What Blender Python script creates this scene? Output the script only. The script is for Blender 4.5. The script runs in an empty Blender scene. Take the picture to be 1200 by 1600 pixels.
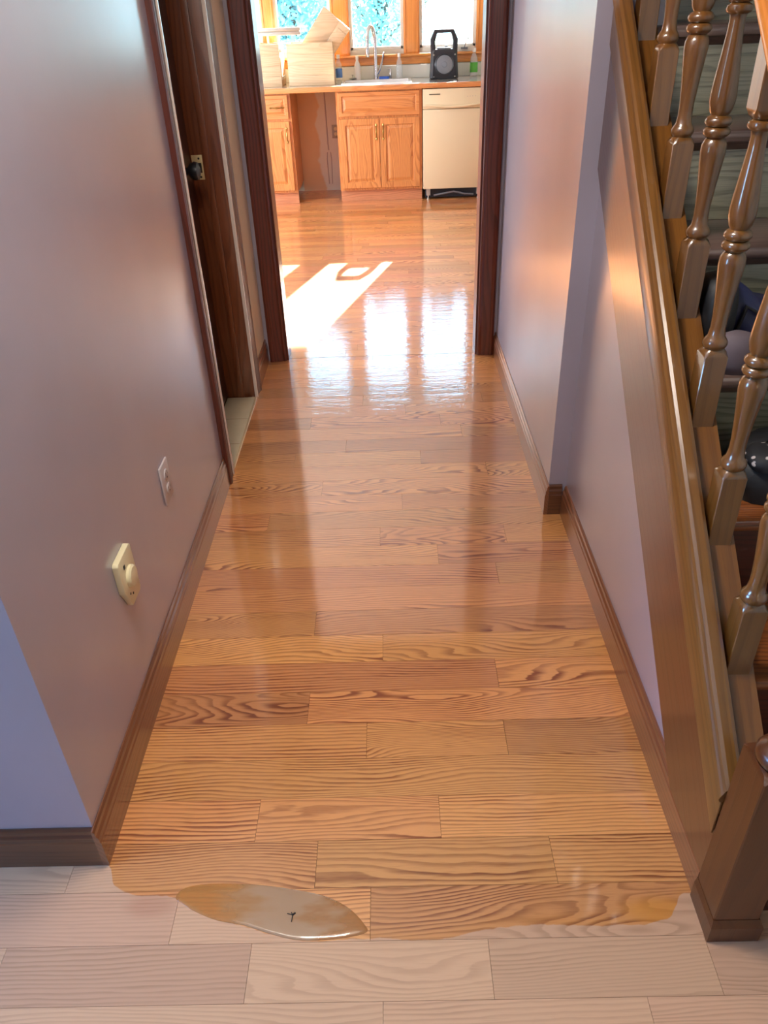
import bpy, bmesh, math, random
from mathutils import Vector, Matrix
random.seed(7)
SC = bpy.context.scene
COL = SC.collection
PI = math.pi

# ------------------------------------------------------------------ camera
cam_d = bpy.data.cameras.new('camera')
cam = bpy.data.objects.new('camera', cam_d); COL.objects.link(cam)
F, PITCH, ROLL, YAW = 1197.86, 0.584351, -0.0396075, -0.0201203
fwd0 = Vector((math.sin(YAW), math.cos(YAW), 0)); rt = Vector((math.cos(YAW), -math.sin(YAW), 0))
fw = math.cos(PITCH) * fwd0 - math.sin(PITCH) * Vector((0, 0, 1))
up = math.sin(PITCH) * fwd0 + math.cos(PITCH) * Vector((0, 0, 1))
r2 = math.cos(ROLL) * rt + math.sin(ROLL) * up
u2 = -math.sin(ROLL) * rt + math.cos(ROLL) * up
m = Matrix((r2, u2, -fw)).transposed().to_4x4(); m.translation = Vector((0, 0, 1.5))
cam.matrix_world = m
cam_d.sensor_fit = 'VERTICAL'; cam_d.sensor_height = 36; cam_d.lens = 36 * F / 1600
cam_d.clip_start = 0.02
SC.camera = cam

# ------------------------------------------------------------------ exposure, world, sun, window and fill lights
SC.view_settings.view_transform = 'Standard'; SC.view_settings.look = 'None'
SC.view_settings.gamma = 1; SC.view_settings.use_curve_mapping = False
SC.view_settings.exposure = 0.46
SC.cycles.max_bounces = 8; SC.cycles.diffuse_bounces = 5; SC.cycles.glossy_bounces = 5
SC.cycles.transparent_max_bounces = 12; SC.cycles.sample_clamp_indirect = 6
SC.cycles.caustics_reflective = False; SC.cycles.caustics_refractive = False

W = bpy.data.worlds.new('world'); SC.world = W; W.use_nodes = True
wn = W.node_tree; wn.nodes.clear()
wo = wn.nodes.new('ShaderNodeOutputWorld'); wb = wn.nodes.new('ShaderNodeBackground')
wg = wn.nodes.new('ShaderNodeTexCoord'); ws = wn.nodes.new('ShaderNodeSeparateXYZ'); wr = wn.nodes.new('ShaderNodeValToRGB')
wn.links.new(wg.outputs['Generated'], ws.inputs[0]); wn.links.new(ws.outputs['Z'], wr.inputs[0])
wr.color_ramp.elements[0].position = 0.0; wr.color_ramp.elements[0].color = (0.45, 0.84, 1.0, 1)
wr.color_ramp.elements[1].position = 0.8; wr.color_ramp.elements[1].color = (0.30, 0.55, 1.0, 1)
wn.links.new(wr.outputs[0], wb.inputs[0]); wb.inputs[1].default_value = 7.8
wn.links.new(wb.outputs[0], wo.inputs[0])

def light(name, kind, loc, energy, color, size=None, target=None, portal=False):
    d = bpy.data.lights.new(name, kind); d.energy = energy; d.color = color
    o = bpy.data.objects.new(name, d); COL.objects.link(o); o.location = loc
    if size: d.shape = 'RECTANGLE'; d.size, d.size_y = size
    if target is not None:
        o.rotation_euler = (Vector(target) - Vector(loc)).to_track_quat('-Z', 'Y').to_euler()
    if portal: d.cycles.is_portal = True
    return o
ELEV = math.radians(24.5); sl = 0.295
sd = Vector((-sl, -1, 0)).normalized() * math.cos(ELEV) - Vector((0, 0, math.sin(ELEV)))
sun = light('sun', 'SUN', (3, 14, 8), 85.0, (1.0, 0.93, 0.82)); sun.rotation_euler = sd.to_track_quat('-Z', 'Y').to_euler()
sun.data.angle = math.radians(0.55)
# daylight of the near room's left window, then three added unseen fill lights
light('near_window_light', 'AREA', (-2.93, 0.30, 1.35), 34, (0.10, 0.31, 1.0), (1.0, 1.1), (-0.5, 0.45, 0.9))
light('back_fill_light', 'AREA', (0.6, -2.93, 1.55), 10, (1.0, 0.88, 0.74), (1.8, 1.3), (-0.2, 1.0, 0.6))  # added fill from behind the camera; the back wall has no window
light('ceiling_fill_light', 'AREA', (-0.35, 1.15, 2.42), 27, (1.0, 0.92, 0.80), (0.4, 0.4), (-0.35, 1.15, 0))  # added overhead fill for the hall floor and walls; no fixture is built
light('kitchen_fill_light', 'AREA', (-2.93, 6.0, 1.2), 205, (0.78, 0.88, 1.0), (1.8, 2.0), (0, 6.0, 1.6))  # added fill to brighten the kitchen; its left wall has no door
for px_ in (-0.707, -0.06, 0.572):
    light('window_portal', 'AREA', (px_, 8.16, 1.6), 1, (1, 1, 1), (0.50, 0.9), (px_, 0, 1.6), portal=True)

# ------------------------------------------------------------------ materials
def lin(c):
    f = lambda v: v / 12.92 if v <= 0.04045 else ((v + 0.055) / 1.055) ** 2.4
    return tuple(f(v / 255) for v in c) + (1,)
class NT:
    def __init__(s, name):
        s.m = bpy.data.materials.new(name); s.m.use_nodes = True; s.t = s.m.node_tree
        s.b = s.t.nodes['Principled BSDF']; s.out = s.t.nodes['Material Output']
    def n(s, typ, **kw):
        nd = s.t.nodes.new('ShaderNode' + typ)
        for k, v in kw.items(): setattr(nd, k, v)
        return nd
    def put(s, sock, v):
        if isinstance(v, bpy.types.NodeSocket): s.t.links.new(v, sock)
        elif v is not None: sock.default_value = v
    def math(s, op, a, b=None, c=None, clamp=False):
        nd = s.n('Math', operation=op, use_clamp=clamp)
        for i, v in enumerate((a, b, c)): s.put(nd.inputs[i], v)
        return nd.outputs[0]
    def mix(s, fac, a, b, mode='MIX'):
        nd = s.n('Mix', data_type='RGBA', blend_type=mode)
        s.put(nd.inputs[0], fac); s.put(nd.inputs[6], a); s.put(nd.inputs[7], b)
        return nd.outputs[2]
    def map(s, v, a, b, c=0.0, d=1.0, smooth=True):
        nd = s.n('MapRange', interpolation_type='SMOOTHSTEP' if smooth else 'LINEAR')
        s.put(nd.inputs[0], v)
        for i, q in enumerate((a, b, c, d)): s.put(nd.inputs[i + 1], q)
        return nd.outputs[0]
    def sep(s, v):
        nd = s.n('SeparateXYZ'); s.put(nd.inputs[0], v); return nd.outputs
    def comb(s, x, y, z):
        nd = s.n('CombineXYZ')
        for i, q in enumerate((x, y, z)): s.put(nd.inputs[i], q)
        return nd.outputs[0]
    def noise(s, vec, scale=5.0, detail=2.0, rough=0.5, dist=0.0):
        nd = s.n('TexNoise'); s.put(nd.inputs['Vector'], vec)
        nd.inputs['Scale'].default_value = scale; nd.inputs['Detail'].default_value = detail
        nd.inputs['Roughness'].default_value = rough; nd.inputs['Distortion'].default_value = dist
        return nd.outputs[0]
    def obj(s): return s.n('TexCoord').outputs['Object']
    def pos(s): return s.n('NewGeometry').outputs['Position']
    def rnd(s): return s.n('ObjectInfo').outputs['Random']
    def bump(s, h, strength=0.2, dist=0.01, sock='Normal'):
        nd = s.n('Bump'); nd.inputs['Strength'].default_value = strength; nd.inputs['Distance'].default_value = dist
        s.put(nd.inputs['Height'], h); s.t.links.new(nd.outputs[0], s.b.inputs[sock]); return nd
    def set(s, **kw):
        for k, v in kw.items(): s.put(s.b.inputs[k.replace('_', ' ')], v)
        return s

def simple(name, c, rough=0.5, metal=0.0, coat=0.0, var=0.06, scale=30.0, coat_rough=0.1, bump=0.0):
    t = NT(name); base = lin(c)
    n = t.noise(t.obj(), scale, 3)
    dk = tuple(v * (1 - var * 2) for v in base[:3]) + (1,)
    t.set(Base_Color=t.mix(n, dk, base), Roughness=rough, Metallic=metal, Coat_Weight=coat, Coat_Roughness=coat_rough)
    if bump: t.bump(t.noise(t.obj(), scale * 6, 3), bump, 0.002)
    return t.m

def wood(name, base, dark, axis='X', rough=0.35, coat=0.6, coat_rough=0.12, rings=60.0, wander=3.0, contrast=0.6, slope=0.0, var=0.25, red=None):
    """grain runs along `axis` of the object's own space; slope tilts it in the Y-Z plane"""
    t = NT(name); x, y, z = t.sep(t.obj())
    if slope:
        c, s_ = math.cos(slope), math.sin(slope)
        y, z = t.math('ADD', t.math('MULTIPLY', y, c), t.math('MULTIPLY', z, s_)), t.math('SUBTRACT', t.math('MULTIPLY', z, c), t.math('MULTIPLY', y, s_))
    L, A, B = {'X': (x, y, z), 'Y': (y, x, z), 'Z': (z, x, y)}[axis]
    R = t.rnd(); off = t.math('MULTIPLY', R, 31.7)
    v = t.comb(t.math('ADD', t.math('MULTIPLY', L, 1.2), off), t.math('MULTIPLY', A, 9.0), t.math('ADD', t.math('MULTIPLY', B, 9.0), off))
    n = t.noise(v, 1.0, 1.0)
    q = t.math('ADD', t.math('MULTIPLY', t.math('ADD', A, t.math('MULTIPLY', B, 0.8)), rings), t.math('MULTIPLY', n, wander * 4))
    fr = t.math('FRACT', q)
    line = t.math('MULTIPLY', t.map(fr, 0.35, 0.85), t.map(fr, 0.9, 1.0, 1, 0))
    fine = t.noise(t.comb(t.math('MULTIPLY', L, 14), t.math('MULTIPLY', A, 420), t.math('MULTIPLY', B, 420)), 1.0, 2.0)
    fac = t.math('MULTIPLY', t.math('ADD', t.math('MULTIPLY', line, 0.7), t.map(fine, 0.45, 0.75, 0, 0.5)), contrast, clamp=True)
    c = t.mix(fac, lin(base), lin(dark))
    if red: c = t.mix(t.map(t.noise(t.comb(t.math('MULTIPLY', L, 2), t.math('MULTIPLY', A, 14), t.math('ADD', t.math('MULTIPLY', B, 14), off)), 1, 1), 0.35, 0.65, 0, 0.6), c, lin(red))
    k = t.map(R, 0, 1, 1 - var / 2, 1 + var / 2, False)
    c = t.mix(1.0, c, t.comb(k, k, k), 'MULTIPLY')
    t.set(Base_Color=c, Roughness=rough, Coat_Weight=coat, Coat_Roughness=coat_rough, Coat_IOR=1.65)
    t.bump(fac, 0.12, 0.002)
    return t.m

def floor_wood(name, kitchen=False):
    t = NT(name); x, y, z = t.sep(t.obj()); wx, wy, wz = t.sep(t.pos())
    R = t.rnd(); R2 = t.math('FRACT', t.math('MULTIPLY', R, 7.31)); R3 = t.math('FRACT', t.math('MULTIPLY', R, 23.17)); R4 = t.math('FRACT', t.math('MULTIPLY', R, 51.7))
    off = t.math('MULTIPLY', R, 47.0)
    v = t.comb(t.math('ADD', t.math('MULTIPLY', x, 1.9), off), t.math('MULTIPLY', y, 9.5), off)
    n = t.noise(v, 1.0, 0.6)
    n2 = t.noise(t.comb(t.math('ADD', t.math('MULTIPLY', x, 9), off), t.math('MULTIPLY', y, 60), off), 1.0, 2.0)
    amp = t.map(R2, 0.1, 1, 5.0, 34.0, False)
    q = t.math('ADD', t.math('ADD', t.math('MULTIPLY', y, 105.0), t.math('MULTIPLY', n, amp)), t.math('MULTIPLY', n2, 0.9))
    fr = t.math('FRACT', q)
    line = t.math('MULTIPLY', t.map(fr, 0.30, 0.86), t.map(fr, 0.90, 1.0, 1, 0))
    broad = t.map(t.noise(t.comb(t.math('ADD', t.math('MULTIPLY', x, 2.5), off), t.math('MULTIPLY', y, 16), off), 1, 2), 0.4, 0.7)
    line = t.math('MULTIPLY', line, t.map(broad, 0, 1, 0.5, 1.0))
    fine = t.map(t.noise(t.comb(t.math('ADD', t.math('MULTIPLY', x, 22), off), t.math('MULTIPLY', y, 520), off), 1.0, 2.0), 0.5, 0.8)
    g = t.math('ADD', t.math('MULTIPLY', line, 1.0), t.math('MULTIPLY', fine, 0.32), clamp=True)
    gold, gdark = lin((222, 158, 92)), lin((134, 70, 28))
    pink, pdark = lin((210, 138, 86)), lin((132, 66, 36))
    fin = t.mix(R3, t.mix(g, gold, gdark), t.mix(g, pink, pdark))
    k = t.map(R4, 0, 1, 0.78, 1.14, False)
    fin = t.mix(1.0, fin, t.comb(k, k, k), 'MULTIPLY')
    if kitchen:
        t.set(Base_Color=fin); mask = None
        ripple = 1.0
    else:
        # edge of the freshly coated part
        fc = t.n('FloatCurve'); cv = fc.mapping.curves[0]
        pts = [(-.70, .96), (-.63, .94), (-.604, .895), (-.552, .876), (-.472, .868), (-.40, .830), (-.30, .800), (-.20, .776), (-.073, .779), (.05, .774), (.15, .792), (.25, .799), (.386, .795), (.50, .806), (.528, .83), (.545, .855), (.566, .857), (.70, .90)]
        cv.points[0].location = ((pts[0][0] + .7) / 1.4, pts[0][1]); cv.points[1].location = ((pts[-1][0] + .7) / 1.4, pts[-1][1])
        for a, b in pts[1:-1]: cv.points.new((a + .7) / 1.4, b)
        fc.mapping.update()
        t.put(fc.inputs['Value'], t.math('DIVIDE', t.math('ADD', wx, 0.7), 1.4, clamp=True))
        wob = t.math('MULTIPLY', t.math('SUBTRACT', t.noise(t.comb(t.math('MULTIPLY', wx, 30), t.math('MULTIPLY', wy, 30), 0.0), 1, 3), 0.5), 0.012)
        dlt = t.math('SUBTRACT', t.math('ADD', wy, wob), fc.outputs[0])
        mask = t.map(dlt, -0.0015, 0.0015)
        raw = t.mix(t.math('MULTIPLY', g, 0.42), t.mix(R3, lin((206, 164, 128)), lin((194, 150, 120))), lin((142, 104, 74)))
        sx = t.math('MULTIPLY', t.math('ADD', wx, 0.52), 0.45); sy_ = t.math('SUBTRACT', wy, 0.852)
        sm = t.map(t.math('ADD', t.math('SQRT', t.math('ADD', t.math('MULTIPLY', sx, sx), t.math('MULTIPLY', sy_, sy_))), t.math('MULTIPLY', g, 0.008)), 0.012, 0.034, 0.3, 0.0)
        raw = t.mix(sm, raw, lin((158, 92, 62)))
        kr = t.map(R4, 0, 1, 0.90, 1.06, False)
        raw = t.mix(1.0, raw, t.comb(kr, kr, kr), 'MULTIPLY')
        # amber where the finish stands thick at its edge
        edge = t.map(dlt, 0.0, 0.035, 0.22, 0.0)
        dx = t.math('SUBTRACT', wx, 0.49); dy = t.math('MULTIPLY', t.math('SUBTRACT', wy, 0.822), 2.6)
        blot = t.map(t.math('SQRT', t.math('ADD', t.math('MULTIPLY', dx, dx), t.math('MULTIPLY', dy, dy))), 0.03, 0.10, 0.75, 0.0)
        fin = t.mix(t.math('MAXIMUM', edge, blot), fin, lin((206, 136, 52)), 'MIX')
        t.set(Base_Color=t.mix(mask, raw, fin))
    # coat: wet and rippled towards the kitchen, smoother and duller near the camera
    wet = t.map(wy, 2.75, 3.15)
    cr = t.map(wy, 2.6, 3.1, 0.085, 0.035)
    t.put(t.b.inputs['Coat Weight'], mask if mask is not None else 1.0)
    t.put(t.b.inputs['Coat Roughness'], cr)
    t.set(Roughness=t.map(mask, 0, 1, 0.7, 0.42) if mask is not None else 0.42, Coat_IOR=1.95)
    rp = t.noise(t.comb(t.math('MULTIPLY', wx, 7), t.math('MULTIPLY', wy, 26), 0.0), 1.0, 3.0, 0.6)
    rp2 = t.noise(t.comb(t.math('MULTIPLY', wx, 45), t.math('MULTIPLY', wy, 120), 0.0), 1.0, 2.0, 0.6)
    far = t.map(wy, 4.4, 5.5, 1.0, 0.35)
    h = t.math('ADD', t.math('MULTIPLY', rp, t.math('MULTIPLY', t.math('MULTIPLY', wet, far), 0.0011)), t.math('MULTIPLY', rp2, t.math('MULTIPLY', t.math('MULTIPLY', wet, far), 0.00035)))
    h = t.math('ADD', h, t.math('MULTIPLY', g, -0.00003))
    nd = t.n('Bump'); nd.inputs['Strength'].default_value = 1.0; nd.inputs['Distance'].default_value = 1.0
    t.put(nd.inputs['Height'], h); t.t.links.new(nd.outputs[0], t.b.inputs['Coat Normal'])
    return t.m

def paint(name, c, rough=0.45, coat=0.0, coat_rough=0.3, scuff=0.05):
    t = NT(name); b = lin(c)
    n = t.noise(t.obj(), 2.2, 4)
    t.set(Base_Color=t.mix(t.map(n, .3, .7, 0, 1), tuple(v * (1 - scuff) for v in b[:3]) + (1,), tuple(min(1, v * (1 + scuff)) for v in b[:3]) + (1,)), Roughness=rough, Coat_Weight=coat, Coat_Roughness=coat_rough)
    t.bump(t.noise(t.obj(), 160, 2), 0.05, 0.002)
    return t.m

M = {}
M['floor'] = floor_wood('floor_oak'); M['kfloor'] = floor_wood('kitchen_floor_oak', True)
M['sub'] = simple('subfloor', (120, 84, 55), 0.8)
M['mauve'] = paint('mauve_paint', (160, 155, 171), 0.36, 1.0, 0.23)
M['tan'] = paint('tan_wall', (206, 184, 154), 0.45, 0.3, 0.3)
M['jambwood'] = wood('jamb_brown_stain', (122, 66, 36), (80, 36, 16), 'Z', 0.38, 0.5, 0.16, 30, 2.0, 0.7)
M['cream'] = paint('cream_paint', (214, 206, 184), 0.6)
M['white'] = paint('ceiling_white', (226, 224, 220), 0.8)
M['kwall'] = paint('kitchen_paint', (216, 218, 205), 0.5)
M['darkwood'] = wood('dark_mahogany_stain', (98, 42, 28), (52, 20, 12), 'Z', 0.4, 0.35, 0.16, 45, 2.0, 0.7)
M['darkdoor'] = wood('dark_door_wood', (70, 30, 20), (40, 14, 8), 'Z', 0.35, 0.5, 0.15, 45, 2.0, 0.7)
M['base'] = wood('baseboard_oak', (124, 76, 50), (86, 48, 30), 'Y', 0.35, 1.0, 0.14, 90, 2.0, 0.6)
M['basex'] = wood('baseboard_oak_across', (92, 56, 34), (62, 34, 20), 'X', 0.35, 0.5, 0.14, 90, 2.0, 0.6)
SLOPE = math.atan(0.8645)
M['skirt'] = wood('skirt_oak', (82, 40, 18), (62, 28, 12), 'Y', 0.34, 1.0, 0.16, 40, 1.2, 0.45, SLOPE, 0.05, (80, 38, 18))
M['band'] = wood('stringer_oak', (124, 82, 36), (88, 54, 22), 'Y', 0.34, 0.5, 0.16, 60, 1.5, 0.55, SLOPE, 0.05)
M['plate'] = wood('shoe_plate_oak', (124, 78, 30), (88, 50, 16), 'Y', 0.34, 0.5, 0.16, 60, 1.5, 0.6, SLOPE, 0.05)
M['bal'] = wood('baluster_oak', (116, 76, 34), (84, 50, 20), 'Z', 0.3, 1.0, 0.10, 50, 1.5, 0.5, 0, 0.3)
M['rail'] = wood('handrail_oak', (196, 118, 48), (150, 84, 30), 'Y', 0.3, 0.7, 0.10, 50, 1.5, 0.5, SLOPE, 0)
M['newel'] = wood('newel_oak', (86, 45, 17), (62, 28, 9), 'Z', 0.36, 0.35, 0.15, 40, 1.5, 0.5, 0, 0)
M['tread'] = wood('tread_stain', (132, 74, 34), (76, 34, 16), 'X', 0.3, 0.7, 0.15, 70, 2.0, 0.8, 0, 0.2)
M['tread2'] = wood('dusty_tread', (104, 84, 78), (74, 54, 46), 'X', 0.4, 0.6, 0.2, 70, 2.0, 0.6, 0, 0.15)
M['riser'] = wood('weathered_riser', (140, 138, 118), (88, 84, 66), 'X', 0.3, 0.7, 0.16, 50, 3.0, 0.8, 0, 0.2)
M['riser2'] = wood('dark_riser', (70, 24, 12), (36, 8, 4), 'X', 0.4, 0.4, 0.2, 50, 2.0, 0.6, 0, 0.1)
M['cab'] = wood('honey_oak_cabinet', (212, 142, 80), (160, 88, 42), 'Z', 0.35, 0.4, 0.2, 40, 4.0, 0.75, 0, 0.06)
M['cabx'] = wood('honey_oak_cabinet_rail', (208, 138, 78), (160, 88, 42), 'X', 0.35, 0.4, 0.2, 55, 3.0, 0.55, 0, 0.06)
M['toe'] = wood('toe_kick_oak', (210, 142, 100), (160, 98, 64), 'X', 0.4, 0.4, 0.2, 70, 3.0, 0.6, 0, 0.06)
M['winwood'] = wood('window_trim_oak', (226, 150, 74), (190, 112, 48), 'Z', 0.35, 0.4, 0.2, 55, 2.0, 0.5, 0, 0.1)
M['winwoodx'] = wood('window_sill_oak', (226, 150, 74), (190, 112, 48), 'X', 0.35, 0.4, 0.2, 55, 2.0, 0.5, 0, 0.1)
M['box'] = wood('pale_drawer_wood', (206, 178, 142), (172, 140, 104), 'X', 0.55, 0.1, 0.3, 45, 2.0, 0.5, 0, 0.1)
M['counter'] = simple('counter_laminate', (206, 206, 204), 0.18, 0, 1.0, 0.03)
M['dw'] = simple('almond_enamel', (214, 196, 160), 0.3, 0, 0.4, 0.02, 6)
M['black'] = simple('black_plastic', (30, 32, 38), 0.4)
M['grey'] = simple('grille_grey', (120, 124, 130), 0.5, 0.3)
M['chrome'] = simple('brushed_chrome', (214, 218, 222), 0.18, 1.0, 0, 0.02)
M['steel'] = simple('zinc_rail', (200, 200, 190), 0.3, 0.8, 0, 0.04)
M['brass'] = simple('aged_brass', (150, 116, 60), 0.35, 0.9)
M['strike'] = simple('bright_brass', (224, 200, 150), 0.3, 0.35)
M['ivory'] = simple('ivory_plastic', (226, 214, 176), 0.4, 0, 0.2, 0.03)
M['plateg'] = simple('mauve_painted_cover_plate', (196, 184, 184), 0.4, 0, 0.2, 0.03)
M['slot'] = simple('dark_slot', (30, 26, 24), 0.7)
M['gplate'] = simple('grey_outlet_plate', (168, 160, 150), 0.45)
M['tile'] = simple('beige_vinyl', (206, 192, 160), 0.35, 0, 0.2, 0.08, 14)
M['metalstrip'] = simple('pale_transition_strip', (226, 200, 160), 0.3, 0.2)
M['sinkw'] = simple('white_sink_enamel', (236, 236, 234), 0.2, 0, 0.5, 0.02)
M['bottlew'] = simple('white_bottle', (236, 234, 226), 0.35)
M['green'] = simple('green_label', (96, 190, 70), 0.4, 0, 0, 0.2, 60)
M['blue'] = simple('blue_plastic', (40, 90, 190), 0.4)
M['bluelabel'] = simple('blue_label', (90, 140, 210), 0.4, 0, 0, 0.2, 60)
M['navy'] = simple('navy_nylon', (26, 34, 84), 0.55, 0, 0.2, 0.3, 12, 0.3, 0.4)
M['blackcloth'] = simple('black_nylon', (18, 18, 24), 0.6, 0, 0.1, 0.3, 12, 0.3, 0.4)
M['mauvecloth'] = simple('mauve_grey_cloth', (112, 98, 106), 0.7, 0, 0, 0.2, 20)
M['bark'] = simple('bark', (96, 84, 74), 0.9)
M['lawn'] = simple('lawn', (110, 140, 80), 0.9, 0, 0, 0.3, 3)

def leaf_mat():
    t = NT('pale_leaves'); c = t.mix(t.rnd(), lin((140, 190, 200)), lin((165, 205, 214)))
    t.set(Base_Color=c, Roughness=0.5)
    tr = t.n('BsdfTranslucent'); t.put(tr.inputs[0], c); mx = t.n('MixShader'); mx.inputs[0].default_value = 0.5
    t.t.links.new(t.b.outputs[0], mx.inputs[1]); t.t.links.new(tr.outputs[0], mx.inputs[2]); t.t.links.new(mx.outputs[0], t.out.inputs[0])
    return t.m
M['leaf'] = leaf_mat()
def glass_mat(name, tint=(1, 1, 1, 1), k=1.0):
    t = NT(name); tr = t.n('BsdfTransparent'); tr.inputs[0].default_value = tint
    gl = t.n('BsdfGlossy'); gl.inputs['Roughness'].default_value = 0.02
    fr = t.n('Fresnel'); fr.inputs[0].default_value = 1.5; mx = t.n('MixShader')
    t.put(mx.inputs[0], t.math('MULTIPLY', fr.outputs[0], k))
    t.t.links.new(tr.outputs[0], mx.inputs[1]); t.t.links.new(gl.outputs[0], mx.inputs[2]); t.t.links.new(mx.outputs[0], t.out.inputs[0])
    return t.m
M['edge'] = simple('pale_glossy_edge', (236, 220, 210), 0.25, 0, 1.0, 0.05)  # added pale strip colour giving the white line along the door casings
M['glass'] = glass_mat('window_glass'); 
def clear_mat():
    t = NT('clear_plastic'); t.set(Base_Color=lin((225, 235, 238)), Roughness=0.1, Coat_Weight=0.5)
    tr = t.n('BsdfTransparent'); tr.inputs[0].default_value = (.97, .99, 1, 1); mx = t.n('MixShader'); mx.inputs[0].default_value = .28
    t.t.links.new(tr.outputs[0], mx.inputs[1]); t.t.links.new(t.b.outputs[0], mx.inputs[2]); t.t.links.new(mx.outputs[0], t.out.inputs[0]); return t.m
M['clear'] = clear_mat()
def puddle_mat():
    t = NT('wet_finish_pool'); wx, wy, wz = t.sep(t.pos())
    n = t.noise(t.comb(t.math('MULTIPLY', wx, 9), t.math('MULTIPLY', wy, 26), 0.0), 1, 3)
    a = t.map(t.math('ADD', wx, t.math('MULTIPLY', t.math('SUBTRACT', n, .5), .25)), -0.40, -0.27)
    b = t.map(t.math('ADD', wx, t.math('MULTIPLY', t.math('SUBTRACT', n, .5), .3)), -0.22, -0.12)
    c = t.mix(b, t.mix(a, lin((204, 150, 88)), lin((190, 154, 120))), lin((190, 140, 92)))
    t.set(Base_Color=c, Roughness=0.25, Coat_Weight=1.0, Coat_Roughness=0.04)
    tr = t.n('BsdfTransparent'); tr.inputs[0].default_value = (1.0, 0.90, 0.74, 1); mx = t.n('MixShader')
    t.put(mx.inputs[0], t.mix(b, t.mix(a, (.38,) * 3 + (1,), (.72,) * 3 + (1,)), (.5,) * 3 + (1,)))
    t.t.links.new(tr.outputs[0], mx.inputs[1]); t.t.links.new(t.b.outputs[0], mx.inputs[2]); t.t.links.new(mx.outputs[0], t.out.inputs[0])
    return t.m
M['pool'] = puddle_mat()
def bay_mat():
    t = NT('bay_wall_paint'); x, y, z = t.sep(t.pos())
    n = t.math('MULTIPLY', t.math('SUBTRACT', t.noise(t.comb(x, y, t.math('MULTIPLY', z, 3)), 2.0, 2), 0.5), 0.16)
    msk = t.map(t.math('ADD', t.math('ADD', x, n), t.math('MULTIPLY', z, 0.06)), -0.625, -0.60)
    t.set(Base_Color=t.mix(msk, lin((226, 194, 158)), lin((228, 224, 216))), Roughness=0.7)
    return t.m
M['bay'] = bay_mat()
def pattern_mat():
    t = NT('patterned_black_cloth'); v = t.n('TexVoronoi'); t.put(v.inputs['Vector'], t.obj()); v.inputs['Scale'].default_value = 55
    t.set(Base_Color=t.mix(t.map(v.outputs['Distance'], 0.28, 0.36, 1, 0), lin((22, 20, 24)), lin((190, 176, 170))), Roughness=0.7)
    return t.m
M['pattern'] = pattern_mat()

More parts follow.
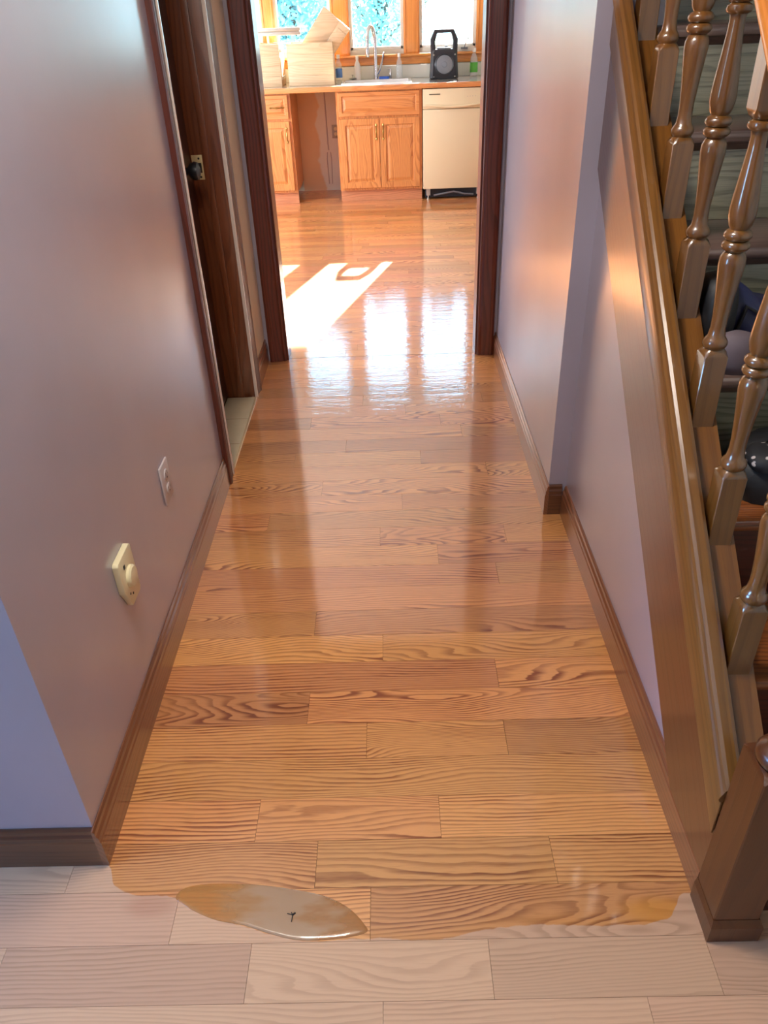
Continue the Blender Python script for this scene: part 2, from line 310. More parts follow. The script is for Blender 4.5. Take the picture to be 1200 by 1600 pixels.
# ------------------------------------------------------------------ mesh helpers
class MB:
    def __init__(s): s.v = []; s.f = []
    def add(s, vs, fs):
        o = len(s.v); s.v += [Vector(a) for a in vs]; s.f += [tuple(i + o for i in f) for f in fs]; return s
    def box(s, x0, x1, y0, y1, z0, z1):
        return s.add([(x0, y0, z0), (x1, y0, z0), (x1, y1, z0), (x0, y1, z0), (x0, y0, z1), (x1, y0, z1), (x1, y1, z1), (x0, y1, z1)],
                     [(0, 3, 2, 1), (4, 5, 6, 7), (0, 1, 5, 4), (1, 2, 6, 5), (2, 3, 7, 6), (3, 0, 4, 7)])
    def prism(s, poly, axis, a, b):
        """poly: 2-D outline in the two other axes (in x,y,z order)"""
        def P(p, t): return {'X': (t, p[0], p[1]), 'Y': (p[0], t, p[1]), 'Z': (p[0], p[1], t)}[axis]
        n = len(poly); vs = [P(p, a) for p in poly] + [P(p, b) for p in poly]
        fs = [tuple(range(n))[::-1], tuple(range(n, 2 * n))] + [(i, (i + 1) % n, n + (i + 1) % n, n + i) for i in range(n)]
        return s.add(vs, fs)
    def lathe(s, prof, c=(0, 0, 0), seg=20, axis='Z', caps=True):
        vs = []; n = len(prof)
        for r, h in prof:
            for k in range(seg):
                a = 2 * PI * k / seg; u, w = r * math.cos(a), r * math.sin(a)
                vs.append(Vector(c) + Vector({'Z': (u, w, h), 'Y': (u, h, w), 'X': (h, u, w)}[axis]))
        fs = [(i * seg + k, i * seg + (k + 1) % seg, (i + 1) * seg + (k + 1) % seg, (i + 1) * seg + k) for i in range(n - 1) for k in range(seg)]
        if caps: fs += [tuple(range(seg))[::-1], tuple((n - 1) * seg + k for k in range(seg))]
        return s.add(vs, fs)
    def tube(s, path, r, seg=10, caps=True):
        P = [Vector(p) for p in path]; n = len(P); vs = []
        rr = r if isinstance(r, (list, tuple)) else [r] * n
        ref = None
        for i, p in enumerate(P):
            d = (P[min(i + 1, n - 1)] - P[max(i - 1, 0)]).normalized()
            if ref is None: ref = d.orthogonal().normalized()
            ref = (ref - d * ref.dot(d)).normalized(); b = d.cross(ref)
            for k in range(seg):
                a = 2 * PI * k / seg; vs.append(p + rr[i] * (ref * math.cos(a) + b * math.sin(a)))
        fs = [(i * seg + k, i * seg + (k + 1) % seg, (i + 1) * seg + (k + 1) % seg, (i + 1) * seg + k) for i in range(n - 1) for k in range(seg)]
        if caps: fs += [tuple(range(seg))[::-1], tuple((n - 1) * seg + k for k in range(seg))]
        return s.add(vs, fs)
    def loft(s, rings, caps=True):
        n = len(rings[0]); vs = [p for r in rings for p in r]
        fs = [(i * n + k, i * n + (k + 1) % n, (i + 1) * n + (k + 1) % n, (i + 1) * n + k) for i in range(len(rings) - 1) for k in range(n)]
        if caps: fs += [tuple(range(n))[::-1], tuple((len(rings) - 1) * n + k for k in range(n))]
        return s.add(vs, fs)
    def xf(s, mat): s.v = [mat @ v for v in s.v]; return s
    def build(s, name, mat, parent=None, bevel=0, smooth=False, loc=None, angle=35):
        me = bpy.data.meshes.new(name)
        org = Vector(loc) if loc is not None else (parent_loc(parent) if parent else Vector())
        me.from_pydata([tuple(v - org) for v in s.v], [], s.f)
        bm = bmesh.new(); bm.from_mesh(me)
        bmesh.ops.recalc_face_normals(bm, faces=bm.faces)
        if bevel:
            bmesh.ops.bevel(bm, geom=[e for e in bm.edges if len(e.link_faces) == 2 and e.calc_face_angle(0) > 0.5], offset=bevel, segments=2, profile=0.5, affect='EDGES', clamp_overlap=True)
        bm.to_mesh(me); bm.free()
        if smooth or bevel:
            me.shade_smooth(); me.set_sharp_from_angle(angle=math.radians(angle))
        me.materials.append(M[mat] if isinstance(mat, str) else mat)
        o = bpy.data.objects.new(name, me); COL.objects.link(o)
        if parent:
            o.parent = parent
            if loc is not None: o.location = org - parent_loc(parent)
        else: o.location = org
        return o
def parent_loc(p):
    v = Vector()
    while p is not None: v += p.location; p = p.parent
    return v
def box(*a): return MB().box(*a)
def thing(name, label, cat, loc=(0, 0, 0), group=None):
    o = bpy.data.objects.new(name, None); COL.objects.link(o); o.location = loc; o.empty_display_size = 0.1
    o['label'] = label; o['category'] = cat
    if group: o['group'] = group
    return o
def tag(o, label, cat, group=None):
    o['label'] = label; o['category'] = cat
    if group: o['group'] = group
    return o
def struct(o, label=None):
    o['kind'] = 'structure'
    if label: o['label'] = label
    return o

# ------------------------------------------------------------------ structure: walls and ceiling
XL, XR, XR2 = -0.642, 0.522, 0.580      # hall wall faces: left, right (far), right (under the stairs)
YC, YE, YK, YB = 0.955, 3.70, 3.82, 8.02   # near corner, hall end wall, kitchen side of it, kitchen window wall
ZC = 2.44
w = MB().box(-0.772, XL, YC, 2.56, 0, ZC).box(-0.772, XL, 2.56, 3.28, 2.05, ZC)
struct(w.build('wall_left', 'mauve'), 'mauve painted hall wall with the dark door')
struct(box(-0.772, XL, 3.281, YE, 0, ZC).build('wall_left_far', 'tan'), 'short tan piece of wall beyond the dark door')  # coloured tan where the rest of this wall is mauve
w = box(-3.2, -0.772, YC, 1.08, 0, ZC); struct(w.build('wall_front_left', 'mauve'), 'mauve wall facing the camera at the lower left corner')
w = MB().box(XR, 0.70, 2.236, YE, 0, ZC); struct(w.build('wall_right', 'mauve'), 'mauve painted right hall wall up to the kitchen')
w = MB().prism([(0.951, 0), (2.236, 0), (2.236, 1.12), (0.951, 0.01)], 'X', XR2, 0.64); struct(w.build('wall_under_stairs', 'mauve'), 'mauve triangle of wall under the stair skirt board')
w = MB().box(-3.2, -0.545, YE, YK, 0, ZC).box(0.435, 2.2, YE, YK, 0, ZC).box(-0.545, 0.435, YE, YK, 2.05, ZC)
struct(w.build('wall_hall_end', 'mauve'), 'end wall around the opening to the kitchen')
struct(box(-3.2, -3.0, -3.2, YC, 0, 0.8).box(-3.2, -3.0, -3.2, YC, 2.1, ZC).box(-3.2, -3.0, -3.2, -0.6, 0.8, 2.1).box(-3.2, -3.0, 0.7, YC, 0.8, 2.1).build('wall_near_left', 'mauve'))
struct(box(-3.2, 2.2, -3.2, -3.0, 0, ZC).build('wall_near_back', 'mauve'))
struct(box(1.62, 1.75, -3.0, YE, 0, 3.4).build('wall_stair_right', 'cream'))
struct(box(-3.2, -3.0, YK, YB + .15, 0, ZC).build('wall_kitchen_left', 'kwall'))
struct(box(2.2, 2.35, YK, YB + .15, 0, ZC).build('wall_kitchen_right', 'kwall'))
struct(MB().box(-3.2, 0.66, -3.2, YE, ZC, ZC + .1).box(0.66, 1.75, -3.2, 0.9, ZC, ZC + .1).box(0.66, 1.75, 0.9, YE, 3.4, 3.5).build('ceiling', 'white'))
struct(box(0.60, 0.66, 0.9, YE, ZC, 3.4).build('wall_stairwell_left', 'cream'))
struct(box(0.66, 1.62, 0.8, 0.9, ZC, 3.4).build('wall_stairwell_front', 'cream'))
struct(box(0.60, 1.62, YE - .05, YE, ZC, 3.4).build('wall_stairwell_back', 'cream'))
struct(box(-3.2, 2.35, YK - .12, YB + .15, ZC, ZC + .1).build('ceiling.001', 'white'))
# window wall of the kitchen
WZ0, WZ1 = 1.165, 2.03
WX = [(-0.950, -0.464), (-0.295, 0.176), (0.325, 0.819)]
w = MB().box(-3.2, 2.35, YB, YB + .15, 0, WZ0).box(-3.2, 2.35, YB, YB + .15, WZ1, ZC)
xs = [-3.2] + [v for p in WX for v in p] + [2.35]
for a, b in zip(xs[0::2], xs[1::2]): w.box(a, b, YB, YB + .15, WZ0, WZ1)
struct(w.build('wall_kitchen_back', 'kwall'), 'kitchen wall with the three windows')
# closet behind the door, kept shut
struct(box(-1.6, -1.5, 2.3, 3.7, 0, ZC).box(-1.6, -.772, 2.2, 2.3, 0, ZC).build('wall_closet', 'cream'))

# windows
def window(i, a, b):
    root = bpy.data.objects.new('window_%d' % i, None); COL.objects.link(root); root.location = ((a + b) / 2, YB, WZ0)
    struct(root, ['left kitchen window behind the wooden boxes', 'middle kitchen window behind the faucet', 'right kitchen window behind the black speaker'][i - 1])
    root['kind'] = 'structure'
    t = 0.022
    MB().box(a, a + t, YB + .01, YB + .07, WZ0, WZ1).box(b - t, b, YB + .01, YB + .07, WZ0, WZ1).box(a, b, YB + .01, YB + .07, WZ1 - t, WZ1).box(a, b, YB + .01, YB + .07, WZ0 - .0, WZ0 + t).build('window_frame', simple('white_sash_%d' % i, (238, 236, 226), .4), root, .002)
    box(a + t, b - t, YB + .038, YB + .044, WZ0 + t, WZ1 - t).build('glass_pane', 'glass', root)
    return root
wins = [window(i + 1, *p) for i, p in enumerate(WX)]
# crank handles on two of the sashes
for r, x in ((wins[0], -0.50), (wins[2], 0.72)):
    MB().box(x - .03, x + .03, YB - .03, YB + .01, WZ0 - .02, WZ0 - .005).tube([(x, YB - .02, WZ0 - .01), (x + .012, YB - .03, WZ0 + .03), (x + .03, YB - .035, WZ0 + .055)], .004, 8).lathe([(.002, -.008), (.007, 0), (.002, .008)], (x + .032, YB - .035, WZ0 + .062), 8).build('crank_handle', 'grey', r, smooth=True)
# oak window trim
trim_root = thing('window_trim', 'honey oak casing boards and sill around the three kitchen windows', 'window trim', (0, YB - .02, 1.07))
for a, b in ((-1.07, -0.955), (-0.460, -0.300), (0.180, 0.320), (0.823, 0.915)):
    mb = MB().box(a, b, YB - .020, YB + .0, 1.128, 2.14)
    mb.box(a + .012, a + .020, YB - .026, YB - .02, 1.128, 2.10).box(b - .020, b - .012, YB - .026, YB - .02, 1.128, 2.10)
    mb.build('casing', 'winwood', trim_root, .002)
box(-1.09, .935, YB - .022, YB, 2.031, 2.13).build('head_casing', 'winwoodx', trim_root, .003)
box(-1.10, .945, YB - .060, YB, 1.108, 1.128).build('sill', 'winwoodx', trim_root, .005)
box(-1.08, .925, YB - .020, YB, 1.045, 1.108).build('apron', 'winwoodx', trim_root, .003)

# ------------------------------------------------------------------ floors
def plank_mesh(L, Wd, seed):
    g = 0.00035; x, y = L / 2 - g, Wd / 2 - g
    vs = [(-x, -y, -.018), (x, -y, -.018), (x, y, -.018), (-x, y, -.018), (-x, -y, 0), (x, -y, 0), (x, y, 0), (-x, y, 0),
           ]
    fs = [(0, 3, 2, 1), (4, 5, 6, 7)] + [(i, (i + 1) % 4, 4 + (i + 1) % 4, 4 + i) for i in range(4)]
    me = bpy.data.meshes.new('plank'); me.from_pydata(vs, [], fs); return me
def lay(root, rows, mat):
    k = 0
    for y0, y1, x0, x1, seams in rows:
        cut = [x0] + sorted(s for s in seams if x0 < s < x1) + [x1]
        for a, b in zip(cut[:-1], cut[1:]):
            me = plank_mesh(b - a, y1 - y0, k); me.materials.append(M[mat])
            o = bpy.data.objects.new('plank', me); COL.objects.link(o); o.parent = root
            o.location = Vector(((a + b) / 2, (y0 + y1) / 2, 0)) - root.location
            k += 1
    return k
fl = struct(box(-3.2, 1.75, -3.2, YE + .02, -.06, -.018).build('floor', 'sub'), 'oak plank floor of hall and near room, part freshly coated')
P = 0.1075; Y0 = 0.6665
seams = {-3: [-.6, .2, .9], -2: [-.2, .62], -1: [-.75, -.05, .424, 1.0], 0: [-.779, -.303, .151, .562, .95], 1: [-.465, -.075, .98], 2: [-.705, -.19, .306, .9],
         3: [-.328, .076], 4: [], 5: [-.09, .25], 6: [-.241], 7: [.255], 8: [-.05], 9: [-.247], 10: [], 11: [.31], 12: [.13], 13: [.363, -.059], 14: [-.45], 15: [.02],
         16: [-.276], 17: [.35], 18: [.10, -.4], 19: [-.2], 20: [.28], 21: [-.36, .198], 22: [.05], 23: [-.14, .4], 24: [.3], 25: [-.3], 26: [.12], 27: [-.42, .33], 28: [-.05]}
rows = []
for k in range(-3, 28):
    ya = Y0 + k * P; wide = ya < 0.95
    rows.append((ya, min(ya + P, YE + .02), -1.35 if wide else -.66, 1.35 if wide else .62, seams.get(k, [])))
last = rows[-1]
if last[1] < YE + .02: rows.append((last[1], YE + .02, -.66, .62, [-.1]))
lay(fl, rows, 'floor')
# unseen rest of the near room floor
struct(box(-3.2, 1.75, -3.2, Y0 - 3 * P - .001, -.018, 0).build('floor_board_field', 'floor', fl)); 
kf = struct(box(-3.2, 2.35, YE + .02, YB + .1, -.06, -.018).build('floor.001', 'sub'), 'glossy narrow oak strip floor of the kitchen')
rows = []; y = YE + .023; k = 0
random.seed(11)
while y < YB - .001:
    s = []; x = -1.5 + random.uniform(.1, .8)
    while x < 1.2: s.append(x); x += random.uniform(.45, 1.15)
    rows.append((y, min(y + .083, YB), -1.5, 1.25, s)); y += .083; k += 1
lay(kf, rows, 'kfloor')
for a, b in ((-3.0, -1.501), (1.251, 2.2)): 
    o = box(a, b, YE + .021, YB, -.018, 0).build('board_field', 'kfloor', kf); o['kind'] = 'stuff'
for o in fl.children:
    if o.name.startswith('floor_board_field'): o['kind'] = 'stuff'; o.name = 'board_field'
# outside lawn
struct(box(-30, 30, YB + .2, 60, -.6, -.5).build('ground', 'lawn'), 'lawn outside the kitchen windows')

# ------------------------------------------------------------------ baseboards
def bb_prof(t=0.013, h=0.115):
    return [(0, 0), (t, 0), (t, h * .66), (t * .86, h * .70), (t * .86, h * .80), (t * .55, h * .86), (t * .5, h * .95), (t * .25, h), (0, h)]
def base_y(name, xw, sgn, y0, y1, label, mat='base'):     # runs along Y; sgn = direction it sticks out
    return struct(MB().prism([(xw + sgn * a, b) for a, b in bb_prof()], 'Y', y0, y1).build(name, mat), label)
def base_x(name, yw, x0, x1, label, mat='basex'):
    return struct(MB().prism([(yw - a, b) for a, b in bb_prof()], 'X', x0, x1).build(name, mat), label)
base_y('baseboard_left', XL, 1, YC - .013, 2.485, 'brown oak baseboard along the left hall wall')
base_y('baseboard_left_far', XL, 1, 3.352, YE, 'short baseboard beyond the dark door')
base_y('baseboard_right_far', XR, -1, 2.236 - .013, YE, 'baseboard along the far right hall wall')
base_y('baseboard_right', XR2, -1, .854, 2.223, 'baseboard under the stair skirt')
base_x('baseboard_jog', 2.236, XR + .0005, XR2 - .0135, 'short baseboard on the jog of the right wall')
base_x('baseboard_front_left', YC, -3.0, XL, 'dark baseboard under the wall at lower left')

# ------------------------------------------------------------------ kitchen opening
op = thing('kitchen_doorway', 'dark mahogany casing framing the opening into the kitchen', 'door frame', (-0.05, YE, 0))
def casing_v(name, x0, x1, yf, z1, parent, inner_right):
    mb = MB(); d = .018
    s = 1 if inner_right else -1; xi = x1 if inner_right else x0; xo = x0 if inner_right else x1
    pr = [(xo, yf), (xo, yf - d), (xo + s * .010, yf - d - .003), (xo + s * .022, yf - d + .002), (xi - s * .020, yf - .013), (xi - s * .010, yf - .016), (xi - s * .003, yf - .010), (xi, yf)]
    mb.prism(pr, 'Z', 0.0005, z1); return mb.build(name, 'darkwood', parent)
casing_v('casing', -0.622, -0.537, YE, 2.12, op, True)
casing_v('casing', 0.427, 0.508, YE, 2.12, op, False)
box(-0.622, .508, YE - .018, YE, 2.045, 2.12).build('head_casing', 'darkwood', op, .002)
box(-.545, -.529, YE, YK, .0005, 2.05).build('jamb', 'darkwood', op); box(.419, .435, YE, YK, .0005, 2.05).build('jamb', 'darkwood', op)
box(-.529, .419, YE, YK, 2.034, 2.05).build('head_jamb', 'darkwood', op)

# ------------------------------------------------------------------ dark door on the left
df = thing('door_frame', 'dark stained jambs and casing of the closed left hall door', 'door frame', (XL, 2.92, 0))
def casing_side(y0, y1, inner_far):
    s = 1 if inner_far else -1; yi = y1 if inner_far else y0; yo = y0 if inner_far else y1
    pr = [(XL, yo), (XL + .018, yo), (XL + .021, yo + s * .010), (XL + .017, yo + s * .022), (XL + .012, yi - s * .022), (XL + .014, yi - s * .012), (XL + .010, yi - s * .003), (XL, yi)]
    return MB().prism(pr, 'Z', .0005, 2.12).build('casing', 'darkwood', df)
casing_side(2.487, 2.562, True); casing_side(3.276, 3.350, False)
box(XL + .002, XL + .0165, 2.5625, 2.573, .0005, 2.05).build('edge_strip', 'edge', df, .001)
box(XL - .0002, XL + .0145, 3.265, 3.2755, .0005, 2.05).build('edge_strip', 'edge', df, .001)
box(XL, XL + .018, 2.487, 3.350, 2.045, 2.12).build('head_casing', 'darkwood', df, .002)
box(-.772, XL, 2.56, 2.575, .0005, 2.05).build('jamb', 'darkwood', df)
fj = MB().box(-.772, XL, 3.265, 3.28, .0005, 2.05).box(-.717, -.690, 3.254, 3.265, .0005, 2.05).build('jamb', 'jambwood', df, .0015)
sp = MB().box(-.764, -.722, 3.2635, 3.265, .945, 1.035).build('strike_plate', 'strike', df, .001)
MB().box(-.764, -.740, 3.2628, 3.2636, .984, .992).box(-.744, -.728, 3.2628, 3.2636, .970, 1.006).lathe([(.004, -.0006), (.004, .0006)], (-.736, 3.2632, 1.022), 10, 'Y').lathe([(.004, -.0006), (.004, .0006)], (-.736, 3.2632, .955), 10, 'Y').build('strike_hole', 'slot', sp)
dr = struct(box(-.806, -.768, 2.577, 3.262, .012, 2.04).build('door_1', 'darkdoor', None, .002), 'dark closed door in the left wall')
pl = MB().box(-.768, -.765, 3.06, 3.115, .925, 1.125).build('escutcheon', 'brass', dr, .0015)
MB().lathe([(.013, 0), (.013, .022), (.028, .034), (.033, .048), (.030, .060), (.016, .066)], (-.765, 3.09, 1.005), 20, 'X').build('door_handle', 'black', pl, smooth=True)
th = tag(MB().box(-.768, -.640, 2.577, 3.2535, .0005, .006).build('threshold', 'tile', None, .001), 'beige vinyl threshold strip below the dark left door', 'threshold')
for yy in (2.80, 3.03): box(-.766, -.642, yy, yy + .0015, .0055, .0063).build('joint', 'sub', th)
box(-.640, -.630, 2.577, 3.2535, .0005, .007).build('metal_edge', 'metalstrip', th, .002)

# ------------------------------------------------------------------ wall plates on the left wall
ou = thing('wall_outlet', 'pale duplex outlet plate on the left wall, farther of two wall plates', 'outlet', (XL, 1.825, .415))
MB().box(XL, XL + .006, 1.787, 1.863, .358, .474).build('cover_plate', 'plateg', ou, .0025)
for zz in (.437, .395):
    r_ = MB().lathe([(.0165, 0), (.0165, .0022), (.015, .003)], (XL + .006, 1.825, zz), 20, 'X').build('receptacle', 'plateg', ou, smooth=True)
    MB().box(XL + .0088, XL + .0094, 1.817, 1.819, zz + .001, zz + .010).box(XL + .0088, XL + .0094, 1.831, 1.833, zz + .001, zz + .010).lathe([(.0025, 0), (.0025, .0006)], (XL + .0088, 1.825, zz - .007), 8, 'X').build('slot', 'slot', r_)
MB().lathe([(.003, 0), (.002, .0015)], (XL + .006, 1.825, .416), 8, 'X').build('screw', 'steel', ou)
jb = thing('wall_jack', 'ivory raised wall box with broken corner and round cap, nearer of two wall plates', 'wall jack', (XL, 1.41, .41))
# box body with a broken lower corner, slightly proud of the wall
pr = [(1.362, .392), (1.374, .372), (1.390, .337), (1.45, .337), (1.457, .345), (1.457, .468), (1.45, .474), (1.368, .474), (1.362, .468)]
MB().prism(pr, 'X', XL, XL + .015).build('housing', 'ivory', jb, .002)
MB().lathe([(.027, 0), (.027, .006), (.023, .010), (.006, .012)], (XL + .015, 1.412, .408), 28, 'X').build('round_cap', 'ivory', jb, smooth=True)
box(XL + .0148, XL + .0160, 1.388, 1.397, .442, .452).build('chip', 'slot', jb)
for yy, zz in ((1.405, .362), (1.39, .372)): MB().lathe([(.0033, 0), (.0033, .001)], (XL + .0145, yy, zz), 8, 'X').build('chip', 'slot', jb)

# ------------------------------------------------------------------ puddle of finish
pool = [(-.472, .868), (-.457, .888), (-.405, .896), (-.311, .892), (-.231, .880), (-.165, .864), (-.118, .839), (-.088, .808), (-.082, .791), (-.122, .781), (-.172, .777), (-.221, .779), (-.273, .792), (-.325, .809), (-.377, .819), (-.426, .838), (-.455, .855)]
def smooth_loop(P, n=4):
    out = []; L = len(P)
    for i in range(L):
        p0, p1, p2, p3 = (Vector(P[(i + j - 1) % L]) for j in range(4))
        for k in range(n):
            t = k / n; out.append(0.5 * ((2 * p1) + (-p0 + p2) * t + (2 * p0 - 5 * p1 + 4 * p2 - p3) * t * t + (-p0 + 3 * p1 - 3 * p2 + p3) * t ** 3))
    return out
lp = smooth_loop(pool); cx, cy = -.26, .832
rings = []
for s_, h in ((1.0, .0002), (.985, .0012), (.95, .0021), (.85, .0026), (.5, .0028), (.05, .0028)):
    rings.append([(cx + (p.x - cx) * s_, cy + (p.y - cy) * s_, h) for p in lp])
tag(MB().loft(rings).build('finish_puddle', 'pool', None, smooth=True, angle=80), 'milky amber puddle of floor finish spilled where coated and bare oak meet', 'puddle')
tag(MB().tube([(-.232, .831, .004), (-.229, .826, .0042), (-.230, .812, .004)], .0009, 6).tube([(-.229, .826, .0042), (-.240, .829, .004)], .0008, 6).tube([(-.229, .826, .0042), (-.224, .830, .004)], .0016, 6).build('debris_speck', 'slot', None), 'tiny dark twig-like speck floating on the amber puddle', 'debris')

# ------------------------------------------------------------------ staircase
SL = 0.8645
def rel(y, r): return r + SL * (y - 1.035)
st = thing('staircase', 'brown oak staircase rising along the right side with weathered risers', 'staircase', (1.1, .80, 0))
def band(r0, r1, x0, x1, y0, y1, name, mat, bevel=0, clip=True):
    poly = []
    a0, a1, b0, b1 = rel(y0, r0), rel(y0, r1), rel(y1, r0), rel(y1, r1)
    if clip and a0 < 0: poly = [(y0, 0), (1.035 - r0 / SL, 0), (y1, b0), (y1, b1), (y0, a1)]
    else: poly = [(y0, a0), (y1, b0), (y1, b1), (y0, a1)]
    return MB().prism(poly, 'X', x0, x1).build(name, mat, st, bevel)
YS0, YS1 = .8535, 2.9
band(.073, .41, .568, .579, YS0, 2.2355, 'skirt_board', 'skirt')
band(.36, .452, .5625, .5675, YS0, 2.2355, 'stringer_band', 'band', .002)
band(.0, .425, .60, .665, YS0, YS1, 'stringer', 'plate')
# cap moulding
mb = MB(); pr = [(.560, .452), (.557, .459), (.560, .468), (.563, .474), (.566, .482), (.572, .487), (.590, .487), (.597, .482), (.601, .470), (.601, .415), (.568, .415), (.568, .452)]
mb.loft([[(x, YS0, rel(YS0, r)) for x, r in pr], [(x, 2.2355, rel(2.2355, r)) for x, r in pr]]); mb.build('cap_moulding', 'band', st)
RISE, RUN = .205, .237
for k in range(-1, 9):
    zn, yn = .41 + RISE * k, 1.03 + RUN * k
    low = k <= 1
    MB().box(.666, 1.60, yn, yn + RUN + .03, zn - .028, zn).build('tread', 'tread' if low else 'tread2', st, .009)
    box(.666, 1.60, yn + .025, yn + .040, zn - RISE, zn - .028).build('riser', 'riser2' if k <= 1 else 'riser', st)
    if k >= 2: MB().prism([(yn + .010, zn - .028), (yn + .025, zn - .028), (yn + .025, zn - .046), (yn + .019, zn - .040)], 'X', .666, 1.60).build('cove', 'tread2', st)
rl = thing('stair_railing', 'turned oak balustrade with newel post and handrail beside the stairs', 'railing', (.633, .84, 0))
bw = .046
def square_ring(x0, y0, w_, z, dz=0, c=0):     # ring of 8 points: square with corners cut by c
    x1, y1 = x0 + w_, y0 + w_
    P_ = [(x0 + c, y0), (x1 - c, y0), (x1, y0 + c), (x1, y1 - c), (x1 - c, y1), (x0 + c, y1), (x0, y1 - c), (x0, y0 + c)]
    return [(a, b, z + dz * (b - y0)) for a, b in P_]
RT, RB = .79, .728   # handrail rel heights above the plate line
def baluster(k):
    y0 = 1.035 + .1893 * k; x0 = .610; z0 = rel(y0, .425); cx, cy = x0 + bw / 2, y0 + bw / 2; e = .0015
    mb = MB()
    mb.loft([square_ring(x0, y0, bw, z0, SL, e), square_ring(x0, y0, bw, z0 + .150, 0, e), square_ring(x0 + .002, y0 + .002, bw - .004, z0 + .160, 0, .009), square_ring(x0 + .007, y0 + .007, bw - .014, z0 + .166, 0, .009)])
    prof = [(.014, .160), (.021, .166), (.0235, .172), (.0235, .178), (.020, .184), (.0165, .189), (.0145, .205), (.0148, .225), (.0175, .262), (.0215, .300), (.0240, .324), (.0235, .338), (.0195, .347), (.0165, .350),
            (.0220, .353), (.0250, .358), (.0250, .363), (.0215, .368), (.0170, .3695), (.0215, .371), (.0250, .376), (.0250, .381), (.0215, .386), (.0165, .389),
            (.0205, .396), (.0238, .412), (.0240, .424), (.0220, .448), (.0180, .485), (.0145, .520), (.0135, .541), (.0150, .549), (.0210, .552), (.0232, .557), (.0215, .563), (.0150, .567), (.0140, .572)]
    mb.lathe(prof, (cx, cy, z0), 24)
    zt = z0 + .567; ztop = z0 + RB
    mb.loft([square_ring(x0 + .007, y0 + .007, bw - .014, zt, 0, .009), square_ring(x0 + .002, y0 + .002, bw - .004, zt + .006, 0, .009), square_ring(x0, y0, bw, zt + .016, 0, e), square_ring(x0, y0, bw, ztop, SL, e)])
    return mb.build('baluster', 'bal', rl, smooth=True, loc=(cx, cy, z0), angle=40)
for k in range(0, 10): baluster(k)
# handrail with a rounded profile
hp = [(.573, RB), (.570, RB + .012), (.574, RB + .026), (.580, RB + .034), (.580, RB + .05), (.598, RB + .064), (.616, RB + .071), (.650, RB + .071), (.668, RB + .064), (.678, RB + .05), (.676, RB + .034), (.682, RB + .026), (.686, RB + .012), (.683, RB)]
MB().loft([[(x, yy, rel(yy, .425 + r)) for x, r in hp] for yy in (.856, 2.9)]).build('handrail', 'rail', rl, smooth=True, angle=50)
# newel: square foot, shoulder, turned shaft, square head and cap
nx, ny, nw = .5665, .768, .085; nc = (nx + nw / 2, ny + nw / 2)
mb = MB()
mb.loft([square_ring(nx, ny, nw, .0005, 0, .002), square_ring(nx, ny, nw, .452, 0, .002), square_ring(nx + .004, ny + .004, nw - .008, .460, 0, .010)])
np_ = [(.028, .455), (.036, .460), (.041, .468), (.041, .478), (.036, .487), (.028, .492), (.024, .510), (.026, .55), (.034, .62), (.041, .68), (.042, .70), (.034, .715), (.030, .72), (.040, .725), (.042, .733), (.036, .742), (.030, .745), (.038, .76), (.042, .785), (.034, .86), (.027, .93), (.036, .940), (.040, .948), (.032, .957), (.028, .962)]
mb.lathe(np_, (nc[0], nc[1], 0), 28)
mb.loft([square_ring(nx + .004, ny + .004, nw - .008, .955, 0, .010), square_ring(nx, ny, nw, .968, 0, .002), square_ring(nx, ny, nw, 1.17, 0, .002), square_ring(nx - .01, ny - .01, nw + .02, 1.175, 0, .004), square_ring(nx - .01, ny - .01, nw + .02, 1.19, 0, .004), square_ring(nx + .01, ny + .01, nw - .02, 1.205, 0, .004)])
nwl = mb.build('newel_post', 'newel', rl, smooth=True, loc=(nc[0], nc[1], 0), angle=40)
q = .008; x0, x1, y0, y1 = nx - q + .004, nx + nw + q, ny - q, ny + nw
MB().loft([[(x0, y0, .0005), (x1, y0, .0005), (x1, y1, .0005), (x0, y1, .0005)], [(x0, y0, .045), (x1, y0, .045), (x1, y1, .045), (x0, y1, .045)], [(nx - .001, ny - .001, .062), (nx + nw + .001, ny - .001, .062), (nx + nw + .001, y1, .062), (nx - .001, y1, .062)]]).build('base_shoe', 'newel', nwl)

# ------------------------------------------------------------------ things left on the stairs
def blob(rings_, n=16, sq=2.6):
    """closed lofted body: rings (cx, cy, z, rx, ry)"""
    out = []
    for cx, cy, z, rx, ry in rings_:
        ring = []
        for k in range(n):
            a = 2 * PI * k / n; c, s_ = math.cos(a), math.sin(a)
            ring.append((cx + rx * math.copysign(abs(c) ** (2 / sq), c), cy + ry * math.copysign(abs(s_) ** (2 / sq), s_), z))
        out.append(ring)
    return MB().loft(out)
z2 = .41 + 2 * RISE; y2 = 1.03 + 2 * RUN       # third visible tread
bag = thing('duffel_bag', 'navy and black nylon bag slumped on a stair tread behind the balusters', 'bag', (.90, y2 + .17, z2))
def slump(secs, n=14):
    out = []
    for x, y0, y1, h in secs:
        ring = []
        for k in range(n):
            a = 2 * PI * k / n; c, q_ = math.cos(a), math.sin(a)
            ring.append((x, (y0 + y1) / 2 + (y1 - y0) / 2 * math.copysign(abs(c) ** .75, c), z2 + .001 + h / 2 + h / 2 * math.copysign(abs(q_) ** .75, q_)))
        out.append(ring)
    return MB().loft(out)
slump([(.700, 1.64, 1.69, .12), (.705, 1.62, 1.71, .160), (.73, 1.61, 1.72, .168), (.765, 1.60, 1.73, .150), (.80, 1.60, 1.735, .122), (.86, 1.60, 1.735, .108), (.95, 1.60, 1.735, .104), (1.04, 1.61, 1.73, .10), (1.07, 1.64, 1.70, .06)]).build('bag_body', 'navy', bag, smooth=True, angle=80)
